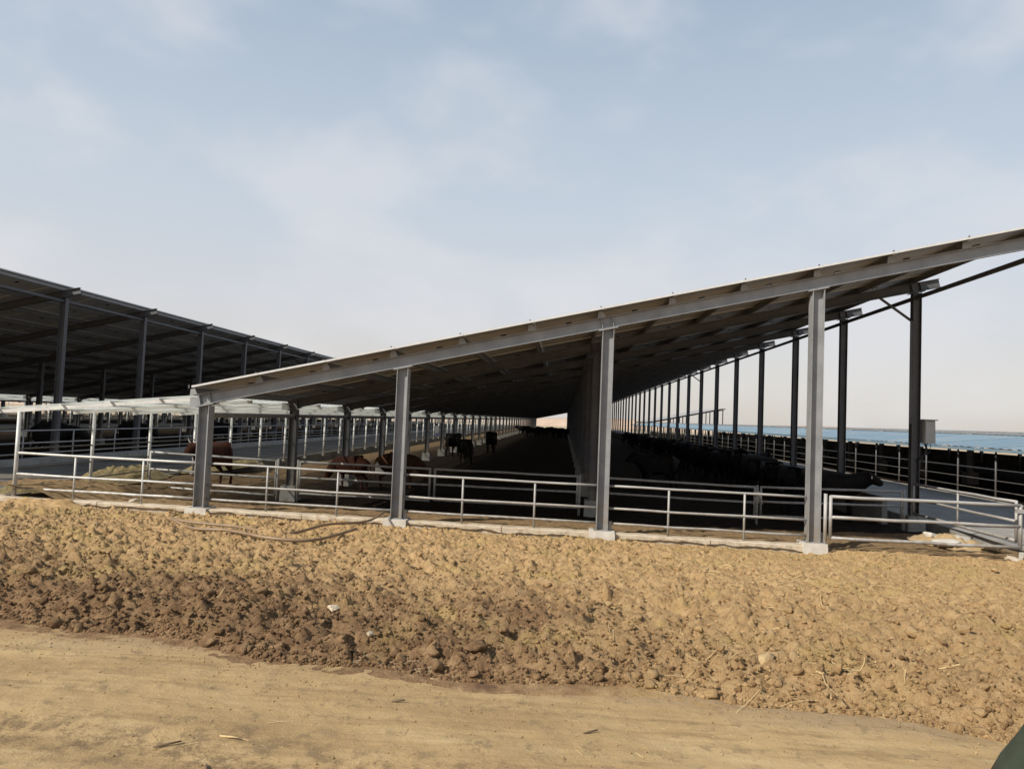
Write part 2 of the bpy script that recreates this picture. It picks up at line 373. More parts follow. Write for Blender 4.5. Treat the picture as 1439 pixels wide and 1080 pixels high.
# pen floor of the shed, a little below the kerb
def pen_h(x, y):
    z = -.25+(.26+tilt(x))*sstep(19.2, 15.4, y)+.05*perlin(x*.5, y*.5, 31)+.05*perlin(x*2.2, y*2.2, 32)*sstep(40, 20, y)+.03*perlin(x*6, y*6, 33)*sstep(24, 18, y)
    d, h = worley(x*4, y*4, 34); z = z+.08*np.maximum(0, .5-d)*h*sstep(22, 17, y)
    z = z+.33*sstep(-10.2, -11.6, x)*sstep(30, 20, y)
    return z
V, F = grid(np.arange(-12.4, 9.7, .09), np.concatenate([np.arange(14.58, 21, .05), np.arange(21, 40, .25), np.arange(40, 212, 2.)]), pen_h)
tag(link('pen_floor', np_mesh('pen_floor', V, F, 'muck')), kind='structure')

def slab(name, x0, x1, y0, y1, z, m, joint=5.0):
    """concrete apron poured in bays with open joints"""
    mb = MB(); y = y0
    while y < y1-.01:
        e = min(y+joint, y1); mb.box((x0, y+.01, z-.4), (x1, e-.01, z+random.uniform(-.006, .006))); y = e
    return tag(link(name, mb.mesh(name, m)), kind='structure')
slab('concrete_aisle', -17.6, -12.45, 15.2, 210, .13, 'dirty')
slab('concrete_aisle', -45.6, -40.6, 15.2, 210, .1, 'dirty')
for a_, b2 in ((-40.4, -18.4), (-68.5, -46.4)):
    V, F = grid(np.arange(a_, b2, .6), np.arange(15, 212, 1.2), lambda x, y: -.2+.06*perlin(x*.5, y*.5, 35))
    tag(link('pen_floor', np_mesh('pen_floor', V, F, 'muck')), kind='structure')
slab('concrete_aisle', 9.75, 15.9, 15.3, 210, .02, 'concrete')

# kerb under the front fence, cast in lengths
kb = []
xs = [-12.4, -9.9, -7.55, -5.4, -3.3, -1.2, .95, 3.0, 5.05]
for i in range(len(xs)-1):
    a, b_ = xs[i], xs[i+1]; mb = MB(); n = 14
    v = []; 
    for j in range(n+1):
        x = a+.006+(b_-a-.012)*j/n; zt = .085+tilt(x)+random.uniform(-.008, .008)
        yy = random.uniform(-.012, .012)
        v += [(x, D0-.16+yy, -.4), (x, D0-.15+yy, zt-.02), (x, D0-.12+yy, zt), (x, D0+.13+yy, zt), (x, D0+.15, zt-.03), (x, D0+.15, -.4)]
    f = []
    for j in range(n):
        for q in range(5): f.append((j*6+q, j*6+q+1, j*6+q+7, j*6+q+6))
    f += [tuple(range(6)), tuple(range(n*6, n*6+6))]
    kb.append(mb.add(v, f).mesh('kerb_stone', 'kerb'))
kerb = tag(link('kerb', kb[0]), kind='structure')
for me in kb[1:]: link('kerb_length', me, kerb)

# ------------------------------------------------------------------ solar roofed cattle shed
XL, X2, XM, X4, XR = -7.67, -3.41, .84, 5.03, 9.33
SL = .2230
def zb(x): return 2.36+SL*(x-XL)           # underside of the rafters
PUR = [-7.88+1.438*i for i in range(13)]
RH, PH = .24, .135
ux = Vector((1, 0, SL)).normalized(); uz = Vector((-SL, 0, 1)).normalized()
BAY = 5.0
def column_mesh(x, z0, m, h=.22, b=.175):
    mb = MB(); top = zb(x)
    mb.prism(H_prof(h, b), (0, 0, z0), (0, 0, top-.03), (1, 0, 0), (0, 1, 0))
    mb.box((-h/2-.05, -b/2-.04, z0), (h/2+.05, b/2+.04, z0+.018))            # base plate
    a = Vector((0, 0, top-.02))
    mb.prism([(-.2, -.012), (.2, -.012), (.2, .008), (-.2, .008)], a-Vector((0, b/2+.01, 0)), a+Vector((0, b/2+.01, 0)), ux, uz)   # head plate
    return mb.mesh('column', m)
def base_mesh(w, z0, z1, m='concrete'):
    return MB().box((-w/2-.02, -w/2-.02, z0), (w/2+.02, w/2+.02, z1), top=.02).mesh('concrete_base', m)
panel_me = None
def make_panel():
    L, Wd, T = 1.438/ux.x-.006, BAY/2-.006, .04
    mb = MB()
    def rect(a0, a1, b0, b1, z): return [tuple(ux*a+Vector((0, b, 0))+uz*z) for a, b in ((a0, b0), (a1, b0), (a1, b1), (a0, b1))]
    F_ = .03
    for a0, a1, b0, b1 in ((0, L, 0, F_), (0, L, Wd-F_, Wd), (0, F_, F_, Wd-F_), (L-F_, L, F_, Wd-F_)):
        mb.add(rect(a0, a1, b0, b1, 0)+rect(a0, a1, b0, b1, T), [(3, 2, 1, 0), (4, 5, 6, 7), (0, 1, 5, 4), (1, 2, 6, 5), (2, 3, 7, 6), (3, 0, 4, 7)], 0)
    mb.add(rect(F_, L-F_, F_, Wd-F_, T-.004), [(0, 1, 2, 3)], 1)
    mb.add(rect(F_, L-F_, F_, Wd-F_, .026), [(3, 2, 1, 0)], 2)
    jb = L*.5
    mb.add(rect(jb-.06, jb+.06, Wd*.5-.04, Wd*.5+.04, .004)+rect(jb-.06, jb+.06, Wd*.5-.04, Wd*.5+.04, .026), [(3, 2, 1, 0), (0, 1, 5, 4), (1, 2, 6, 5), (2, 3, 7, 6), (3, 0, 4, 7)], 1)
    return mb.mesh('solar_panel', ['alu', 'glass', 'back'])
panel_me = make_panel()
def panel_z(x): return zb(x)+(RH+PH)/uz.z+.005
def shed(label, dx, y0, n, front=None, canopy=True, z0=-.25, steel='steel', near=True, sheet='sheet', panel_cap=300, post_white='pipe_white', shaded_in='steel_dark'):
    root = thing('cattle_shed', label, 'shed', loc=(dx, y0, 0))
    rows = [XL, XM, XR]
    cm = {x: column_mesh(x, .12 if False else z0+.40, shaded_in) for x in rows}
    bm_ = base_mesh(.42, z0-.2, z0+.42)
    for k in range(n+1):
        for x in rows:
            if k == 0 and front: continue
            c = link('column', cm[x], root, (x, k*BAY, 0)); link('concrete_base', bm_, c)
    if front:
        for x in (XL, X2, XM, X4, XR):
            zz = .12+tilt(x)*.6
            c = link('column', column_mesh(x, zz, 'steel', .235, .25), root, (x, 0, 0))
            w = .46+random.uniform(-.03, .05)
            link('concrete_base', base_mesh(w, -.3, zz+.004, 'footing'), c)
            if x not in (XL,):
                # stub bracket at the foot where the fence rail lands
                link('foot_bracket', MB().box((.135, -.05, zz+.02), (.20, .05, zz+.19)).mesh('foot_bracket', 'pipe'), c)
    # rafters
    A, B = XL-.16, XR+.62
    mb = MB()
    a, b = Vector((A, 0, zb(A)))+uz*(RH/2), Vector((B, 0, zb(B)))+uz*(RH/2)
    mb.prism([(p, q) for p, q in H_prof(RH, .15)], a, b, uz, (0, 1, 0))
    for x in (XL, XM, XR):                                    # stiffeners over the columns
        for s in (-.11, .11):
            p = Vector((x+s, 0, zb(x+s)))+uz*.015
            mb.prism([(-.006, -.072), (.006, -.072), (.006, .072), (-.006, .072)], p, p+uz*(RH-.03), ux, (0, 1, 0))
    rm_f = mb.mesh('rafter', 'steel'); rm = mb.mesh('rafter', shaded_in)  # one rafter, two tones: inner copy has shade in its colour
    for k in range(n+1):
        r = link('rafter', rm_f if (front and k == 0) else rm, root, (0, k*BAY, 0))
        if front and k == 0:
            for x in PUR:
                p = Vector((x, 0, zb(x)))+uz*(RH+.001)
                cl = MB(); y = -.085
                v = [p+ux*s+Vector((0, y+e, 0))+uz*h for e in (0, .012) for s, h in ((-.085, 0), (.085, 0), (.045, PH), (-.045, PH))]
                cl.add(v, [(0, 1, 2, 3), (4, 7, 6, 5), (0, 4, 5, 1), (1, 5, 6, 2), (2, 6, 7, 3), (3, 7, 4, 0)])
                link('purlin_cleat', cl.mesh('purlin_cleat', 'steel'), r)
                p2 = p+uz*(PH+.003)
                cp = MB(); cp.box((-.012, -.25, 0), (.012, -.22, .075))
                link('panel_clamp', cp.mesh('panel_clamp', 'steel_dark'), r, tuple(p2))
    # purlins (Z section)
    prof = [(-.05, 0), (.004, 0), (.004, PH-.006), (.05, PH-.006), (.05, PH), (-.004, PH), (-.004, .006), (-.05, .006)]
    for x in PUR:
        p = Vector((x, -.07, zb(x)))+uz*(RH+.002)
        link('purlin', MB().prism(prof, p, p+Vector((0, n*BAY+.3, 0)), ux, uz).mesh('purlin', 'purlin'), root)
    # panels
    cnt = 0; rest = MB()
    pv = [tuple(v.co) for v in panel_me.vertices]; pf = [tuple(p.vertices) for p in panel_me.polygons]; pm = [p.material_index for p in panel_me.polygons]
    for k in range(2*n):
        for x in PUR[:-1]:
            loc = (x, -.28+k*BAY/2, panel_z(x))
            if cnt < panel_cap:
                link('solar_panel', panel_me, root, loc); cnt += 1
            else:
                o = len(rest.v); rest.v += [(a+loc[0], b+loc[1], c+loc[2]) for a, b, c in pv]; rest.f += [tuple(i+o for i in q) for q in pf]; rest.m += pm
    if rest.v: tag(link('solar_panel_field', rest.mesh('solar_panel_field', ['alu', 'glass', 'back']), root), kind='stuff')
    # struts tying the column rows
    yl = n*BAY
    link('eave_strut', MB().tube([(XL, .14 if front else 0, 2.13), (XL, yl, 2.13)], .055, 8).mesh('eave_strut', 'steel'), root)
    link('eave_strut', MB().tube([(XR, .14, 5.99), (XR, yl, 5.99)], .06, 8).mesh('eave_strut', shaded_in), root)
    for k in range(1, min(n, 12), 1 if k else 1):
        if k % 6 == 1:
            link('knee_brace', MB().tube([(XR-.1, k*BAY, 5.35), (XR-.95, k*BAY, zb(XR-.95)+.02)], .035, 6).mesh('knee_brace', shaded_in), root)
    # front side lean-to canopy over the feed walk
    if canopy:
        PX = -11.9; cz0, cz1 = 2.09, 2.50
        def cz(x): return cz1+(cz0-cz1)*(x-XL)/(PX-XL)
        pm_ = MB().tube([(0, 0, .05), (0, 0, cz0-.05)], .042, 10); pm_.box((-.07, -.07, .12), (.07, .07, .135)); pm_ = pm_.mesh('canopy_post', post_white, True)
        mb = MB(); ex = PX-.55
        a, b = Vector((ex, 0, cz(ex)-.02)), Vector((XL-.13, 0, cz(XL-.13)-.02))
        mb.prism([(-.04, -.025), (.04, -.025), (.04, .025), (-.04, .025)], a, b, (0, 0, 1), (0, 1, 0)); cr_ = mb.mesh('canopy_rafter', post_white)
        # corrugated sheet, one per half bay
        mb = MB(); nn = 25; v = []; f = []
        for j in range(nn):
            y = 2.5*j/(nn-1)
            zz = .018 if (j % 4) in (1, 2) else 0
            for x in (ex-.05, (ex+XL)/2, XL-.2): v.append((x, y, cz(x)+.061+zz))
        for j in range(nn-1):
            for q in range(2): f.append((j*3+q, j*3+q+1, j*3+q+4, j*3+q+3))
        cs = mb.add(v, f).mesh('canopy_sheet', sheet)
        for k in range(2*n+1):
            y = k*BAY/2
            link('canopy_post', pm_, root, (PX, y, 0)); link('canopy_rafter', cr_, root, (0, y, 0))
            if k < 2*n: link('canopy_sheet', cs, root, (0, y, 0))
        for x in (ex+.08, PX+1.0, PX+2.1, PX+3.2):
            link('canopy_purlin', MB().box((x-.025, -.12, cz(x)+.022), (x+.025, yl+.1, cz(x)+.058)).mesh('canopy_purlin', post_white), root)
        for z in (1.22, .80, .40):
            link('feed_rail', MB().tube([(PX, 0, z), (PX, yl, z)], .02, 6).mesh('feed_rail', 'wire'), root)
        # short brackets joining canopy rafters to the column heads
        br = MB().box((XL-.36, -.045, 2.30), (XL-.12, .045, 2.50)).mesh('canopy_bracket', 'steel')
        for k in range(min(n, 14)): link('canopy_bracket', br, root, (0, k*BAY, 0))
    return root
shed_main = shed('long open cattle shed with sloping solar roof in the centre, front frame facing soil', 0, D0, 36, front=True)
shed_left = shed('dark open cattle shed behind on the left, its high roof edge facing right', -28.05, 15.05, 36)
shed_west = shed('farthest dark cattle shed glimpsed below the left shed roof', -56.1, 15.05, 36, panel_cap=0)
shed_west2 = shed('faint shed behind the farthest left roof, barely seen between posts', -84.15, 15.05, 36, panel_cap=0)
shed_far = shed('far small solar shed roof end rising beyond the blue roof', 28.05, 172, 6, canopy=False, panel_cap=0)

# ------------------------------------------------------------------ low blue roofed barn on the right
barn = thing('low_barn', 'low long barn with pale blue roof along the right aisle', 'barn', loc=(0, 12.3, 0))
NB = 31
def bz(x): return 1.87+(2.36-1.87)*(x-15.55)/(20.4-15.55)
mb = MB(); v = []; f = []; nn = 41
for j in range(nn):
    y = 5.0*j/(nn-1); zz = .02 if (j % 4) in (1, 2) else 0
    for x in (15.45, 18, 20.5): v.append((x, y, bz(x)+.06+zz))
for j in range(nn-1):
    for q in range(2): f.append((j*3+q, j*3+q+1, j*3+q+4, j*3+q+3))
rs = mb.add(v, f).mesh('roof_sheet', 'blue')
bs = MB().add([(20.45, 0, 2.46), (35, 0, 2.05), (35, 5, 2.05), (20.45, 5, 2.46), (20.45, 0, 2.42), (35, 0, 2.01), (35, 5, 2.01), (20.45, 5, 2.42)], [(0, 1, 2, 3), (7, 6, 5, 4), (0, 4, 5, 1), (2, 6, 7, 3), (1, 5, 6, 2), (3, 7, 4, 0)]).mesh('back_roof_sheet', 'steel')
pw = MB().tube([(15.75, 0, 0), (15.75, 0, 1.85)], .035, 8).mesh('post', 'steel_dark', True)  # dark steel puts the shade into the posts' colour
hc = MB().prism(H_prof(.24, .2), (20.3, 0, .5), (20.3, 0, 2.35), (1, 0, 0), (0, 1, 0)).mesh('column', 'steel')
hb = MB().box((20.02, -.28, -.2), (20.58, .28, .55), top=.02).mesh('concrete_base', 'concrete')
bc = MB().box((34.7, -.1, -.2), (34.9, .1, 2.04)).mesh('column', 'steel_dark')
raf = MB().prism([(-.05, -.03), (.05, -.03), (.05, .03), (-.05, .03)], (15.5, 0, bz(15.5)-.005), (20.4, 0, bz(20.4)-.005), (0, 0, 1), (0, 1, 0)).mesh('roof_rafter', 'pipe')
for k in range(NB):
    link('roof_sheet', rs, barn, (0, k*5, 0)); link('back_roof_sheet', bs, barn, (0, k*5+.002, 0))
for k in range(NB+1):
    c = link('column', hc, barn, (0, k*5, 0)); link('concrete_base', hb, c); link('column', bc, barn, (0, k*5, 0))
lap = MB().prism([(-.05, 0), (.05, 0), (.03, .022), (-.03, .022)], (15.43, 0, bz(15.43)+.078), (20.5, 0, bz(20.5)+.078), (0, 1, 0), (0, 0, 1)).mesh('sheet_lap', 'blue')
for k in range(NB+1): link('sheet_lap', lap, barn, (0, k*5, 0))
for k in range(2*NB+1):
    link('post', pw, barn, (0, k*2.5, 0)); link('roof_rafter', raf, barn, (0, k*2.5, 0))
for z in (1.15, .75, .38): link('rail', MB().tube([(15.75, 0, z), (15.75, NB*5, z)], .016, 6).mesh('rail', 'steel_dark'), barn)
link('eave_trim', MB().box((15.40, 0, 1.80), (15.46, NB*5, 1.905)).mesh('eave_trim', 'blue'), barn)
link('back_wall', MB().box((34.95, 0, -.3), (35.1, NB*5, .98)).mesh('back_wall', 'steel_dark'), barn)
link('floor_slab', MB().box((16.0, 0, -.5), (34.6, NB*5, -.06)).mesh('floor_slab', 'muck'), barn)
link('ridge_cap', MB().box((20.3, 0, 2.475), (20.75, NB*5, 2.60)).mesh('ridge_cap', 'steel'), barn)

# ------------------------------------------------------------------ fences and gates
def pipe_me(p, q, r, m='pipe', n=8):
    p, q = Vector(p), Vector(q); k = 7 if (q-p).length < 8 else 2
    pts = [p.lerp(q, i/(k-1)) for i in range(k)]
    for v in pts[1:-1]: v += Vector((0, random.uniform(-.012, .012), random.uniform(-.011, .005)))
    return MB().tube(pts, r, n).mesh('rail', m, True)
def fence(label, x0, x1, posts, zs, y=D0, m='pipe', r=.024, group=None):
    t = thing('pipe_fence', label, 'fence', group, loc=(x0, y, 0))
    for z in zs:
        link('rail', pipe_me((0, 0, z+tilt(x0)), (x1-x0, 0, z+tilt(x1)), r, m), t)
    for x in posts:
        link('post', MB().tube([(x-x0, 0, .02+tilt(x)), (x-x0, 0, zs[0]+tilt(x)-.01)], .022, 8).mesh('post', m, True), t)
    return t
ZS = (1.03, .575, .27)
fence('pale pipe fence under the lean-to canopy left of the first column', -11.88, XL-.1, (-10.54, -9.0), ZS, m='pipe_white', r=.026)
fence('grey pipe fence between the first and second front columns, beside the hose', XL+.12, X2-.12, (-6.24, -4.71), ZS)
fence('grey pipe fence between the second and middle front columns', X2+.12, XM-.12, (-2.05, -.55), ZS)
fence('grey pipe fence right of the middle front column, before the black cattle', XM+.12, X4-.12, (2.18, 3.69), ZS)
def gate(label, p, q, z_lo, z_hi, rails=3, r=.03, mids=(), m='pipe', zq=0, posts=True):
    p, q = Vector(p), Vector(q); t = thing('pipe_gate', label, 'gate', loc=(p.x, p.y, 0)); d = q-p
    for i in range(rails):
        z = z_lo+(z_hi-z_lo)*i/(rails-1)
        link('rail', pipe_me((0, 0, z), (d.x, d.y, z+zq), r, m), t)
    if posts:
        for s in (0, 1):
            link('end_post', MB().tube([(d.x*s, d.y*s, z_lo-.03+zq*s), (d.x*s, d.y*s, z_hi+.02+zq*s)], r, 8).mesh('end_post', m, True), t)
    for s in mids: link('upright', MB().tube([(d.x*s, d.y*s, z_lo+zq*s), (d.x*s, d.y*s, z_hi+zq*s)], r*.8, 8).mesh('upright', m, True), t)
    return t
def hung(label, x0, x1, z0, z1, side):
    """stock gate across the pen with its own hanging post"""
    g_ = gate(label, (x0, 19.62, 0), (x1, 19.62, 0), -.02, z0, 3, .032, m='pipe', zq=z1-z0)
    x = (x1 if side > 0 else x0)
    link('hanging_post', MB().tube([((x-x0)+.06*side, 0, -.42), ((x-x0)+.06*side, 0, (z1 if side > 0 else z0)+.05)], .035, 8).mesh('hanging_post', 'pipe', True), g_)
    return g_
hung('pale stock gate under the canopy with the red brown cow behind it', -11.75, -8.05, .95, .86, 1)
hung('stock gate inside the shed just right of the first inner column, before the brown calf', -7.35, -3.66, .86, .83, -1)
hung('stock gate inside the shed ending at the middle column row', -3.52, .42, .83, .81, 1)
hung('stock gate just right of the middle column row, tied with rope at its right end', 1.22, 5.16, .80, .74, 1)
hung('stock gate tied with rope at its left end, before the nearest black cow', 5.32, 8.95, .75, .80, 1)
g = gate('wide front pipe gate at the right edge, right of the fourth column', (5.32, 14.62, 0), (8.90, 14.62, 0), .22, 1.03, 3, .033, mids=(), zq=-.005)
for x in (-.10, 3.72):
    link('hanging_post', MB().tube([(x, 0, -.1), (x, 0, 1.08 if x < 0 else 1.22)], .035, 8).mesh('hanging_post', 'pipe', True), g)
link('latch', MB().box((3.50, -.05, .88), (3.75, .05, .95)).mesh('latch', 'pipe'), g)
g = gate('slanting side gate from the dark corner column towards the front gate', (9.22, 19.55, 0), (9.02, 14.95, 0), .25, 1.02, 3, .028, mids=(.5,), zq=.05)
# rope tied round the meeting posts
mb = MB()
for i in range(4):
    z = .52+.03*i; mb.tube([(5.24+.10*math.cos(a), 19.62+.07*math.sin(a), z+.02*math.sin(2*a)) for a in np.linspace(0, 6.3, 14)], .014, 5)
for i in range(5):
    a = random.uniform(-.3, .3); mb.tube([(5.24, 19.53, .55), (5.24+a*.5, 19.50, .47), (5.24+a, 19.50, .33-abs(a)*.2)], .011, 5)
tag(link('rope', mb.mesh('rope', 'rope', True)), 'pale rope knotted round two meeting gate posts', 'rope')
# rails along the left shed
t = thing('pipe_fence', 'dark long pipe fence along the aisle side of the left shed', 'fence', loc=(-18.45, 15.05, 0))
for z in (1.22, .79, .42): link('rail', pipe_me((0, 0, z), (0, 180, z), .028, 'steel'), t)
pm_ = MB().tube([(0, 0, 0), (0, 0, 1.22)], .025, 6).mesh('post', 'pipe', True)
for k in range(73): link('post', pm_, t, (0, k*2.5+.6, 0))
tag(link('feed_kerb', MB().box((-18.3, 15.2, -.3), (-17.65, 205, .30), top=.03).mesh('feed_kerb', 'concrete')), 'low grey concrete feed kerb along the left aisle', 'kerb')
# trough wall on the right
w_ = thing('trough_wall', 'dark low concrete trough wall along the tall right column row', 'wall', loc=(9.05, 21.0, 0))
for k in range(37):
    link('wall_length', MB().box((0, .006, -.4), (.16, 4.994, .52), top=.012).mesh('wall_length', 'concrete') if k == 0 else bpy.data.meshes['wall_length'], w_, (0, k*5, 0))

# ------------------------------------------------------------------ electrical box on the corner column
b_ = thing('electrical_box', 'grey electrical box fixed to the dark corner column', 'electrical box', loc=(9.62, 19.72, 2.10))
link('cabinet', MB().box((-.12, -.13, 0), (.16, .13, .60), top=.008).mesh('cabinet', 'box'), b_)
link('door', MB().box((-.10, -.15, .03), (.14, -.132, .57)).mesh('door', 'box'), b_)
link('rain_hood', MB().box((-.15, -.19, .602), (.19, .16, .63)).mesh('rain_hood', 'pipe'), b_)
mb = MB()
for i in range(5):
    x = random.uniform(-.12, .12); mb.tube([(x, -.02, .0), (x+random.uniform(-.1, .1), -.05, -.25), (random.uniform(-.28, -.1), -.03, -.45), (-.2, 0, -.9+.1*i), (-.22, .02, -2.0)], .012, 5)
link('cable', mb.mesh('cable', 'cable_black', True), b_)
c = thing('conduit_channel', 'thin steel channel fixed to the left of the corner column', 'channel', loc=(9.16, 19.70, 2.6))
link('channel', MB().prism([(0, 0), (.06, 0), (.06, .08), (.05, .08), (.05, .01), (0, .01)], (0, 0, 0), (0, 0, 2.75), (1, 0, 0), (0, 1, 0)).mesh('channel', 'steel_dark'), c)

# ------------------------------------------------------------------ cattle
def bake_skin(name, verts, edges, radii, root, mats, level=2, matfn=None):
    me = bpy.data.meshes.new(name); me.from_pydata(verts, edges, []); o = bpy.data.objects.new(name, me); COL.objects.link(o)
    o.modifiers.new('s', 'SKIN'); sv = me.skin_vertices[0].data
    for i, r in enumerate(radii): sv[i].radius = r if isinstance(r, tuple) else (r, r); sv[i].use_root = (i == root)
    o.modifiers['s'].use_smooth_shade = True
    s = o.modifiers.new('ss', 'SUBSURF'); s.levels = s.render_levels = level
    bpy.context.view_layer.update(); dg = bpy.context.evaluated_depsgraph_get()
    nm = bpy.data.meshes.new_from_object(o.evaluated_get(dg)); nm.name = name
    bpy.data.objects.remove(o); nm.materials.clear()
    for x in mats: nm.materials.append(M[x])
    nm.polygons.foreach_set('use_smooth', [True]*len(nm.polygons)); nm.update(); return nm
def cow_mesh(name, head='up'):
    """cow facing +x, standing, withers about 1.35 m"""
    V = [(-.74, 0, 1.12), (-.45, 0, 1.04), (-.05, 0, .97), (.32, 0, 1.0), (.58, 0, 1.06)]
    R = [(.24, .26), (.33, .36), (.38, .42), (.34, .41), (.26, .33)]
    E = [(0, 1), (1, 2), (2, 3), (3, 4)]
    def add(p, r, par): V.append(p); R.append(r); E.append((par, len(V)-1)); return len(V)-1
    if head == 'up':
        n = add((.80, 0, 1.20), (.18, .27), 4); n = add((.95, 0, 1.32), (.15, .20), n); p = add((1.05, 0, 1.34), (.15, .15), n)
        m_ = add((1.19, 0, 1.20), (.12, .125), p); e = add((1.32, 0, 1.06), (.105, .10), m_)
    elif head == 'down':
        n = add((.80, 0, .98), (.18, .27), 4); n = add((.98, 0, .78), (.15, .20), n); p = add((1.06, 0, .66), (.15, .15), n)
        m_ = add((1.13, 0, .47), (.12, .125), p); e = add((1.18, 0, .30), (.105, .10), m_)
    else:
        n = add((.82, 0, 1.10), (.18, .27), 4); n = add((1.0, 0, 1.10), (.15, .20), n); p = add((1.10, 0, 1.06), (.15, .15), n)
        m_ = add((1.26, 0, .93), (.12, .125), p); e = add((1.39, 0, .80), (.105, .10), m_)
    px, _, pz = V[p]
    for s in (1, -1):
        a = add((px-.06, s*.15, pz+.05), .035, p); a = add((px-.09, s*.25, pz+.03), (.05, .02), a); add((px-.10, s*.31, pz), .018, a)     # ear
        # fore leg: elbow, wrist (knee), fetlock, hoof
        a = add((.46, s*.19, .80), (.13, .11), 3); a = add((.47, s*.19, .50), (.075, .07), a); a = add((.48, s*.19, .42), .065, a)
        a = add((.47, s*.19, .14), .045, a); a = add((.49, s*.19, .06), (.055, .055), a); add((.51, s*.19, .01), (.055, .06), a)
        # hind leg: stifle forward, hock back, shank
        a = add((-.52, s*.2, .80), (.17, .13), 1); a = add((-.46, s*.21, .66), (.11, .09), a); a = add((-.72, s*.21, .46), (.06, .055), a)
        a = add((-.70, s*.21, .15), .045, a); a = add((-.68, s*.21, .06), .052, a); add((-.66, s*.21, .01), (.055, .058), a)
    a = add((-.90, 0, 1.16), .06, 0); a = add((-.97, 0, .95), .03, a); a = add((-.97, 0, .62), .025, a); a = add((-.96, 0, .48), .045, a); add((-.96, 0, .38), .02, a)
    return V, E, R
COW = {}
for hd in ('up', 'down', 'level'):
    for hm in ('hide_black', 'hide_red', 'hide_brown'):
        if hm == 'hide_black' or hd != 'level':
            V_, E_, R_ = cow_mesh('cow', hd); COW[hd, hm] = bake_skin('body', V_, E_, R_, 2, [hm], 2 if hm != 'hide_black' else 1)
tag_me = MB().box((-.01, -.03, -.07), (.01, .03, 0)).mesh('ear_tag', 'eartag')
horn_me = {}
def cow(label, x, y, ang, hd='up', hm='hide_black', s=1.0, z=-.24, group=None, eartag=False, horns=False):
    t = thing('cow', label, 'cow', group, loc=(x, y, z), rz=ang); t.scale = (s,)*3
    b = link('body', COW[hd, hm], t)
    hp = {'up': (1.05, 1.34), 'down': (1.06, .66), 'level': (1.10, 1.06)}[hd]
    if eartag:
        for q in (1, -1): link('ear_tag', tag_me, t, (hp[0]-.05, q*.26, hp[1]+.0))
    if horns:
        for q in (1, -1): link('horn', MB().tube([(hp[0]-.04, q*.08, hp[1]+.1), (hp[0]-.05, q*.16, hp[1]+.17), (hp[0]-.02, q*.19, hp[1]+.28)], [.028, .022, .006], 6).mesh('horn', 'horn', True), t)
    return t
R_ = math.radians
cow('red brown cow with white horns by the fodder heap under the canopy', -10.75, 21.3, R_(258), 'up', 'hide_red', .92, -.12, horns=True)
cow('reddish brown calf standing behind the gate next to the first inner column', -7.0, 23.2, R_(165), 'down', 'hide_red', .78)
cow('dark brown cow further right behind the gate, between two inner columns', -5.6, 24.2, R_(12), 'down', 'hide_brown', .85)
cow('dark cow seen end on beside an inner column, leftmost of the shaded middle group', -6.9, 44.5, R_(80), 'up', 'hide_black', 1.0)
cow('low dark cow standing nearest in the shaded middle group', -5.2, 38.4, R_(-70), 'down', 'hide_black', .9)
cow('dark cow end on, rightmost of the shaded middle group', -5.1, 50.0, R_(100), 'up', 'hide_black', 1.05)
cow('nearest black cow with white ear tag by the corner column', 7.75, 21.25, R_(-14), 'up', 'hide_black', 1.0, eartag=True)
gl = 'black cow in the unlit row feeding along the right trough wall'
y = 23.0; k = 0
while y < 84:
    cow(gl, 7.75+random.uniform(-.3, .25), y, R_(random.uniform(-28, 28)), ('level', 'up', 'level', 'down')[k % 4], 'hide_black', random.uniform(.9, 1.06), group='black cattle along the right trough'); y += random.uniform(1.15, 2.0) if k < 22 else random.uniform(2, 4); k += 1
gl = 'far black cow in the line before the bright shed end'
for k in range(9):
    cow(gl, -6.3+k*.85+random.uniform(-.2, .2), 100+random.uniform(-6, 10), R_(random.uniform(0, 360)), ('up', 'down')[k % 2], 'hide_black', group='cattle before the bright shed end')
cow('black cow standing alone in the dark middle of the right bay', 3.6, 27.5, R_(200), 'up', 'hide_black')
for x, y, a, l in ((-20.6, 27.5, 5, 'leftmost black cow in the left shed, behind its fence'), (-21.0, 33.5, -12, 'black cow in the left shed, second behind its fence'), (-20.5, 41.0, 14, 'black cow further back behind the left shed fence')):
    cow(l, x, y, R_(a), 'level', 'hide_black', 1.05, -.1)

# small blue and white banner tied to the feed rails far along the canopy
d_ = f_+r_*((614-719.5)/1000)-u_*((608-540)/1000); by = -11.85/d_.x*d_.y
bn = thing('banner', 'small white and blue banner on the rails far along the canopy posts', 'banner', loc=(-11.84, by, .35))
link('sheet', MB().box((0, -.9, .28), (.012, .9, .95)).mesh('sheet', 'pipe_white'), bn)
link('blue_band', MB().box((0, -.9, 0), (.014, .9, .277)).mesh('blue_band', 'signblue'), bn)

